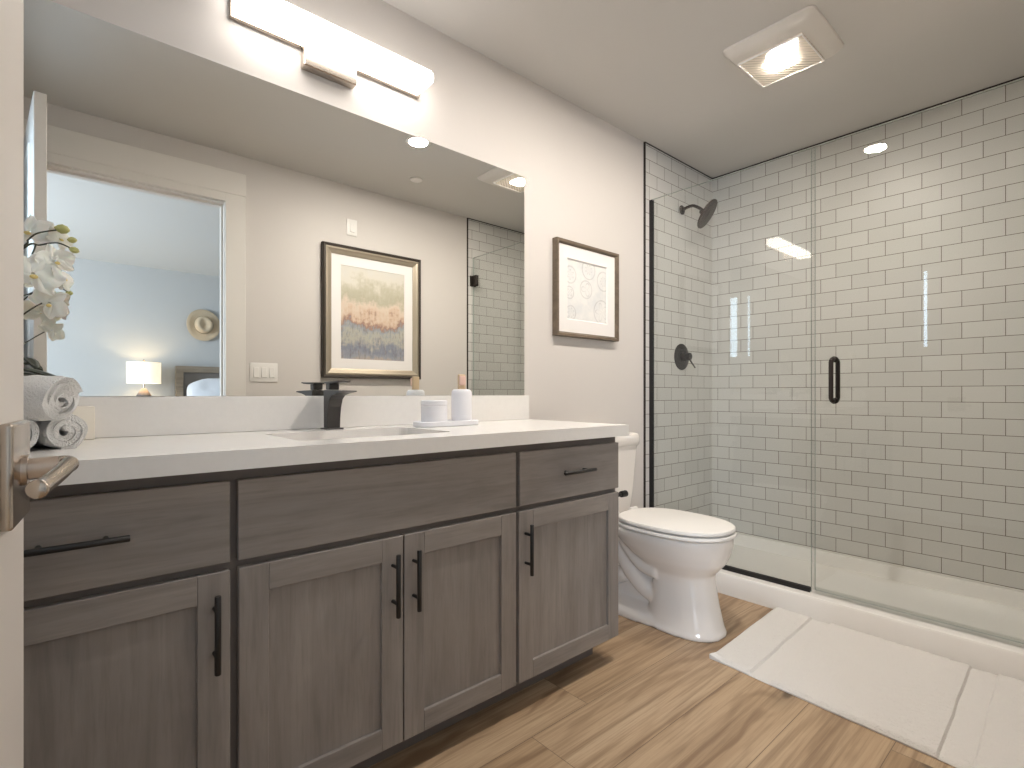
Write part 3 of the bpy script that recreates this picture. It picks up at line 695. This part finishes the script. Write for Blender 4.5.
# ------------------------------------------------------------------ bath mat
b = bm_new(); nx, ny = 110, 150
A, B_, Cc, D = Vector((1.898, 1.012)), Vector((2.578, 1.040)), Vector((2.562, .10)), Vector((1.838, .08))
def matpt(i, j, up):
    s, t = i/nx, j/ny
    p = A.lerp(B_, s).lerp(D.lerp(Cc, s), t)
    d = t*.93
    edge = min(s, 1-s)*.65/.012; edget = min(t, 1-t)*.93/.012
    e = min(1, edge, edget)
    band = 1.0
    for c0 in (.195, .735):
        if abs(d-c0) < .033: band = .52+.06*math.sin((d-c0)*900)
        band = min(band, 1) if abs(abs(d-c0)-.033) > .004 else .42
    z = .016*math.sqrt(max(.12, e))*band
    n1 = noise.noise(Vector((p.x*7, p.y*7, 0)))*.0018+noise.noise(Vector((p.x*75, p.y*75, 3)))*.0034*band*min(1, e+.2)
    p = p+Vector((noise.noise(Vector((p.y*6, 1, 5)))*.004, noise.noise(Vector((p.x*6, 2, 9)))*.004))
    lift = .012*max(0, 1-((s)**2+t**2)**.5/.06)
    return Vector((min(p.x, 2.5615), p.y, (z+n1+lift) if up else .0012+lift*.5))
V = [[b.verts.new(matpt(i, j, True)) for j in range(ny+1)] for i in range(nx+1)]
for i in range(nx):
    for j in range(ny): b.faces.new((V[i][j], V[i+1][j], V[i+1][j+1], V[i][j+1]))
per = [V[i][0] for i in range(nx+1)]+[V[nx][j] for j in range(1, ny+1)]+[V[i][ny] for i in range(nx-1, -1, -1)]+[V[0][j] for j in range(ny-1, 0, -1)]
lo = [b.verts.new((v.co.x, v.co.y, .001)) for v in per]
for k in range(len(per)): b.faces.new((per[k], per[(k+1) % len(per)], lo[(k+1) % len(per)], lo[k]))
b.faces.new(lo)
tag(obj('bath_mat', b, M_terry2, None, 'auto'), 'white terry bath mat lying along the shower curb', 'bath mat')

# ------------------------------------------------------------------ things on the counter
tr = [(-1, 0)]
b = bm_new()
def stadium(cx, cy, L, r, z, n=16):
    pts = []
    for k in range(n+1): a = -PI/2+PI*k/n; pts.append(Vector((cx+L/2-r+r*math.cos(a), cy+r*math.sin(a), z)))
    for k in range(n+1): a = PI/2+PI*k/n; pts.append(Vector((cx-L/2+r+r*math.cos(a), cy+r*math.sin(a), z)))
    return pts
TRX, TRY = 1.083, 1.607
rings(b, [stadium(TRX, TRY, .262, .048, CT+.0003), stadium(TRX, TRY, .268, .051, CT+.004), stadium(TRX, TRY, .268, .051, CT+.017), stadium(TRX, TRY, .262, .048, CT+.0195), stadium(TRX, TRY, .252, .043, CT+.015)])
tag(obj('vanity_tray', b, M_lily, None, 'auto'), 'long oval white tray on countertop right of the faucet', 'tray')
TZ = CT+.0153
jr = thing('lidded_jar', 'short round white lidded jar on the oval tray', 'jar', (1.028, TRY, TZ))
b = bm_new(); lathe(b, [(.044, 0), (.0475, .003), (.0475, .058), (.045, .060)], (1.028, TRY, TZ), n=40); obj('body', b, M_lily, jr, 'auto')
b = bm_new(); lathe(b, [(.046, .0605), (.0478, .062), (.0478, .076), (.045, .079), (.02, .0795)], (1.028, TRY, TZ), n=40); obj('lid', b, M_lily, jr, 'auto')
tb = thing('toothbrush_holder', 'tall white rounded holder standing on the oval tray', 'toothbrush holder', (1.15, TRY, TZ))
b = bm_new(); lathe(b, [(.034, 0), (.0375, .003), (.0385, .02), (.0385, .104), (.037, .112), (.031, .119), (.022, .120), (.021, .10)], (1.15, TRY, TZ), n=36); obj('body', b, M_lily, tb, True)
br = thing('wooden_brush', 'pale wooden brush standing upright in the tall white holder', 'brush', (1.15, TRY, TZ+.03))
b = bm_new(); box(b, 1.134, 1.166, TRY-.006, TRY+.006, TZ+.05, TZ+.176, .004, 3); obj('handle', b, M_bristle, br, 'auto')
b = bm_new(); box(b, 1.132, 1.160, TRY-.0155, TRY-.0062, TZ+.135, TZ+.170, .004, 2); obj('bristles', b, M_pink, br, 'auto')
b = box(bm_new(), -.03, .072, 1.715, 1.757, CT+.0003, .992, .003, 2)
tag(obj('storage_box', b, M_cream, None, 'auto'), 'plain cream box against the backsplash behind the rolled towels', 'box')

def towel(center, axis, L, R, label, turns=3.3, seed=0, squash=1.0):
    rnd = random.Random(seed); ax = Vector(axis).normalized(); a, c = frame_of(ax)
    up = Vector((0, 0, 1)); side = ax.cross(up).normalized(); up = side.cross(ax)
    n = int(turns*30); pitch = R/(turns+.35); th = pitch*.96
    prof_o, prof_i = [], []
    for k in range(n+1):
        f = 2*PI*turns*k/n; r = pitch*.55+pitch*turns*k/n
        wob = 1+.03*math.sin(2*f+seed)+.02*math.sin(3*f+seed*2)
        r *= wob
        prof_o.append(((r+th/2)*math.cos(f+seed), (r+th/2)*math.sin(f+seed))); prof_i.append(((r-th/2)*math.cos(f+seed), (r-th/2)*math.sin(f+seed)))
    loop = prof_o+prof_i[::-1]
    b = bm_new(); rs = []
    ns = 16
    for s in range(ns+1):
        t = s/ns; u = (t-.5)*L
        e = min(t, 1-t)*L; sh_ = 1-.06*math.exp(-e/.006)
        row = []
        for q, (x, y) in enumerate(loop):
            bulge = .006*math.sin(q*.21+seed)*(1 if t in (0, 1) else 0)
            p = Vector(center)+ax*(u+bulge)+side*x*sh_+up*y*sh_*squash
            p += Vector((noise.noise(p*26+Vector((seed, 0, 0))), noise.noise(p*26+Vector((0, seed, 7))), noise.noise(p*26+Vector((3, 0, seed)))))*.0045
            row.append(p)
        rs.append(row)
    m_ = len(loop)
    V = [[b.verts.new(p) for p in r] for r in rs]
    for A_, B2 in zip(V[:-1], V[1:]):
        for i in range(m_): b.faces.new((A_[i], A_[(i+1) % m_], B2[(i+1) % m_], B2[i]))
    h = m_//2
    for R_ in (V[0], V[-1]):
        for i in range(h-1): b.faces.new((R_[i], R_[i+1], R_[m_-2-i], R_[m_-1-i]))
    return tag(obj('rolled_towel', b, M_terry, None, 'auto'), label, 'towel', 'rolled white towels on the counter')
dirv = Vector((.35, -.93, 0))
towel((-.022, 1.545, CT+.0385), dirv, .19, .0375, 'white rolled towel at bottom right of the small stack', 2.6, 1)
towel((-.098, 1.51, CT+.0385), dirv, .19, .0375, 'white rolled towel at bottom left of the stack beside door', 2.6, 2)
towel((-.072, 1.475, CT+.105), Vector((.80, -.6, 0)), .20, .047, 'white rolled towel lying on top of the other two', 2.8, 4, .92)

# orchid in a dark pot
orc = thing('orchid_plant', 'white orchid arching over the rolled towels at the door edge', 'orchid', (-.14, 1.66, CT))
b = bm_new(); lathe(b, [(.045, 0), (.055, .006), (.062, .06), (.064, .11), (.058, .112), (.054, .09)], (-.19, 1.68, CT+.0003), n=32); obj('pot', b, M_pot, orc, 'auto')
def leaf(pts, wd):
    b = bm_new(); P = smooth_path(pts, 5); rs = []
    for i, p in enumerate(P):
        t = i/(len(P)-1); d = (P[min(i+1, len(P)-1)]-P[max(i-1, 0)]).normalized(); sd = d.cross(Vector((0, 0, 1))).normalized(); u_ = sd.cross(d)
        w_ = wd*(math.sin(PI*min(.98, t*.85+.12))**.7)+.001
        rs.append([p-sd*w_, p-u_*.004-sd*w_*.4, p-u_*.006, p-u_*.004+sd*w_*.4, p+sd*w_, p+u_*.001+sd*w_*.4, p-u_*.002, p+u_*.001-sd*w_*.4])
    rings(b, rs); return obj('leaf', b, M_leaf, orc, True)
leaf([(-.185, 1.67, 1.025), (-.13, 1.60, 1.075), (-.06, 1.53, 1.080), (.012, 1.46, 1.052)], .026)
leaf([(-.19, 1.68, 1.02), (-.12, 1.66, 1.09), (-.06, 1.63, 1.108), (-.035, 1.61, 1.085)], .024)
leaf([(-.19, 1.68, 1.02), (-.22, 1.60, 1.08), (-.23, 1.52, 1.07)], .026)
AR = math.radians(41.123)
def px(x, y, Y):
    u = (x-512)/520; v = -(y-393.5)/520
    r = Vector((math.sin(AR)+u*math.cos(AR), math.cos(AR)-u*math.sin(AR), v)); r *= Y/r.y
    return Vector((r.x, r.y, r.z+EYE))
OY = 1.46
def stem(pts, r=.0022):
    b = bm_new(); P = smooth_path(pts, 6); tube(b, P, [r*(1-.35*i/len(P)) for i in range(len(P))], 8); return obj('stem', b, M_stem, orc, True)
stem([(-.19, 1.68, 1.0), (-.18, 1.62, 1.18), (-.12, 1.52, 1.27), px(24, 246, OY), px(28, 240, OY), px(38, 233, OY), px(57, 230, OY)])
stem([(-.19, 1.68, 1.0), (-.17, 1.62, 1.15), (-.12, 1.53, 1.23), px(24, 248, OY+.01), px(40, 245, OY+.01), px(58, 243, OY+.01), px(74, 250, OY)])
stem([(-.19, 1.68, 1.0), (-.15, 1.6, 1.09), px(20, 317, OY+.02), px(42, 303, OY)], .002)
stem([px(36, 244, OY+.01), px(34, 250, OY+.005), px(32, 254, OY)], .0018)
def flower(c, size, face, rot=0, seed=0):
    f = Vector(face).normalized(); a, u_ = frame_of(f); b = bm_new(); rnd = random.Random(seed)
    def petal(ang, ln, wd, cup, start=.06):
        d = (a*math.cos(ang)+u_*math.sin(ang)); sd = f.cross(d); rs = []; n = 9; m_ = 6
        G = []
        for i in range(n+1):
            t = i/n; wv_ = wd*max(.05, math.sin(PI*min(1, .05+.95*t**.8)))**.55
            row = []
            for j in range(-m_, m_+1):
                s = j/m_
                p = Vector(c)+d*(start+t*(ln-start))*size+sd*s*wv_*size+f*(cup*t*t-.10*s*s*wv_+.03*math.sin(4*s+seed+6*t))*size
                row.append(b.verts.new(p))
            G.append(row)
        lo_ = [[b.verts.new(v.co-f*.0012) for v in r] for r in G]
        for i in range(n):
            for j in range(2*m_):
                b.faces.new((G[i][j], G[i+1][j], G[i+1][j+1], G[i][j+1])); b.faces.new((lo_[i][j], lo_[i][j+1], lo_[i+1][j+1], lo_[i+1][j]))
    for k in (90, 215, 325): petal(math.radians(k)+rot, .95, .30, -.10)
    for k in (0, 180): petal(math.radians(k+(12 if k == 0 else -12))+rot, 1.0, .52, .08)
    fo = obj('flower', b, M_petal, orc, True); BASE[fo.name] = BASE[orc.name]
    b = bm_new(); lathe(b, [(.01*size, -.002), (.07*size, .05*size), (.11*size, .15*size), (.08*size, .24*size), (.02*size, .27*size)], Vector(c)-u_*size*.07, (f-u_*.45), 12, sx=1.2, sy=.8); obj('lip', b, M_lip, fo, True)
vw = Vector((.05, -1, -.02))
flower(px(33, 274, OY-.02), .052, vw+Vector((.15, 0, .1)), .25, 1)
flower(px(30, 232, OY+.03), .046, vw+Vector((-.5, .2, .3)), -.2, 2)
flower(px(60, 238, OY+.02), .030, Vector((.7, -.7, -.1)), .4, 3)
flower(px(56, 261, OY), .038, Vector((.45, -.9, .05)), -.3, 4)
flower(px(62, 278, OY+.01), .034, Vector((.85, -.5, .2)), .2, 5)
flower(px(49, 303, OY+.0), .036, Vector((-.1, -.95, -.2)), .9, 6)
def bud(c, d, s):
    b = bm_new(); lathe(b, [(.05*s, -.6*s), (.33*s, -.35*s), (.48*s, 0), (.36*s, .4*s), (.08*s, .62*s)], c, d, 14); return obj('bud', b, M_bud, orc, True)
bud(px(62, 229, OY), (.9, -.1, -.1), .021); bud(px(72, 240, OY), (.9, -.1, .1), .014); bud(px(74, 250, OY), (.9, 0, -.2), .015)

# ------------------------------------------------------------------ bedroom furniture seen in the mirror
ns = thing('nightstand', 'wooden nightstand under the glowing lamp in the bedroom', 'nightstand', (.72, -3.54, 0))
b = bm_new(); box(b, .45, .99, -3.79, -3.32, .13, .745, .004, 1); obj('body', b, M_oak, ns)
b = box(bm_new(), .44, 1.0, -3.795, -3.305, .746, .772, .004, 1); obj('top', b, M_oak, ns)
for z0, z1 in ((.16, .43), (.45, .72)):
    d = obj('drawer', box(bm_new(), .475, .965, -3.318, -3.3, z0, z1, .003, 1), M_oak, ns); BASE[d.name] = BASE[ns.name]
    b = bm_new(); lathe(b, [(.006, 0), (.006, .012), (.014, .018), (.010, .026)], (.72, -3.3, (z0+z1)/2), (0, 1, 0), 14); obj('knob', b, M_black, d, 'auto')
for x in (.47, .97):
    for y in (-3.77, -3.34): obj('leg', box(bm_new(), x-.02, x+.02, y-.02, y+.02, .0005, .13), M_oak, ns)
lp = thing('table_lamp', 'glowing drum shade lamp on stoneware base in the bedroom', 'lamp', (.725, -3.55, .772))
lc = (.725, -3.55, .7725)
b = bm_new(); lathe(b, [(.07, 0), (.085, .01), (.105, .10), (.098, .18), (.06, .25), (.035, .29), (.02, .31)], lc, n=36); obj('base', b, M_lampbase, lp, True)
b = bm_new(); lathe(b, [(.008, .30), (.008, .40), (.02, .41), (.02, .45), (.006, .46), (.006, .615), (.012, .62), (.004, .635)], lc, n=16); obj('neck', b, M_nickel, lp, 'auto')
b = bm_new()
def ring_(r, h): return [Vector(lc)+Vector((r*math.cos(2*PI*k/48), r*math.sin(2*PI*k/48), h)) for k in range(48)]
rings(b, [ring_(.160, .365), ring_(.160, .60), ring_(.157, .60), ring_(.157, .365), ring_(.160, .365)], True, False, False); obj('shade', b, M_shade, lp, 'auto')
lb = bpy.data.lights.new('lamp_bulb', 'POINT'); lb.energy = 3.2; lb.color = (1, .74, .42); lb.shadow_soft_size = .04
lo_ = bpy.data.objects.new('lamp_bulb', lb); C.objects.link(lo_); lo_.parent = lp; lo_.location = (0, 0, .50)
bd = thing('bed', 'wooden bed with framed headboard and white bedding', 'bed', (1.95, -2.8, 0))
b = bm_new(); frame_ring(b, 1.055, 2.85, .25, 1.355, .075, -3.79, -3.72); obj('headboard_frame', b, M_oak, bd)
obj('headboard_panel', box(bm_new(), 1.12, 2.79, -3.78, -3.75, .3, 1.29), mat('grey_upholstery', (.26, .235, .21), .8), bd)
b = bm_new(); box(b, 1.10, 2.80, -3.71, -1.75, .16, .34, .01, 1); obj('bed_rail', b, M_oak, bd)
b = bm_new(); box(b, 1.10, 2.80, -3.71, -1.76, .345, .64, .06, 4); obj('mattress', b, M_linen, bd, 'auto')
for x in (1.14, 2.76):
    for y in (-3.66, -1.8): obj('leg', box(bm_new(), x-.03, x+.03, y-.03, y+.03, .0005, .16), M_oak, bd)
b = bm_new(); n, m_ = 36, 20; G = []
for i in range(n):
    th = 2*PI*i/n; row = []
    for j in range(m_+1):
        ph_ = -PI/2+PI*j/m_; e = .55
        sg = lambda v, p: math.copysign(abs(v)**p, v)
        x = .37*sg(math.cos(th), e)*abs(math.cos(ph_))**.8; z = .26*sg(math.sin(th), e)*abs(math.cos(ph_))**.8; y = .10*math.sin(ph_)
        p = Vector((x, y, z)); p += Vector((0, noise.noise(p*7)*.03, noise.noise(p*5+Vector((4, 0, 0)))*.03))
        p = Vector((p.x, p.y*math.cos(.3)-p.z*math.sin(.3), p.z*math.cos(.3)))
        row.append(Vector((1.50, -3.50, .955))+p)
    G.append(row)
V = [[b.verts.new(p) for p in r] for r in G]
for i in range(n):
    for j in range(m_): b.faces.new((V[i][j], V[(i+1) % n][j], V[(i+1) % n][j+1], V[i][j+1]))
bmesh.ops.remove_doubles(b, verts=b.verts[:], dist=1e-4)
tag(obj('pillow', b, M_linen, None, True), 'white pillow leaning on the bed headboard', 'pillow')
hat = thing('straw_hat', 'wide-brimmed straw hat hanging on the bedroom wall', 'hat', (1.365, -3.78, 1.865))
hc = Vector((1.345, -3.775, 1.865))
def hring(r, h, dent=0, wav=0):
    out = []
    for k in range(48):
        a = 2*PI*k/48; rx = r*(1-.10*abs(math.sin(a))*(1 if dent else 0))
        hh = h+wav*math.cos(2*a+.6)+dent*(abs(math.cos(a))**2)
        q = Vector((rx*math.cos(a), hh, r*1.06*math.sin(a)))
        out.append(hc+Matrix.Rotation(-.25, 3, 'Y') @ q)
    return out
b = bm_new(); rings(b, [hring(.183, .030, 0, .02), hring(.18, .034, 0, .02), hring(.14, .022, 0, .01), hring(.10, .02)], True, False, False); rings(b, [hring(.183, .030, 0, .02), hring(.14, .016, 0, .01), hring(.10, .014)], True, False, False); obj('brim', b, M_straw, hat, True)
b = bm_new(); rings(b, [hring(.100, .018), hring(.098, .06), hring(.090, .10, .008), hring(.075, .122, .012), hring(.05, .105, .02), hring(.02, .085, .01)], True, False, True); obj('crown', b, M_straw, hat, True)
b = bm_new(); rings(b, [hring(.1025, .022), hring(.102, .045), hring(.098, .045)], True, False, False); obj('hat_band', b, M_straw_d, hat, True)
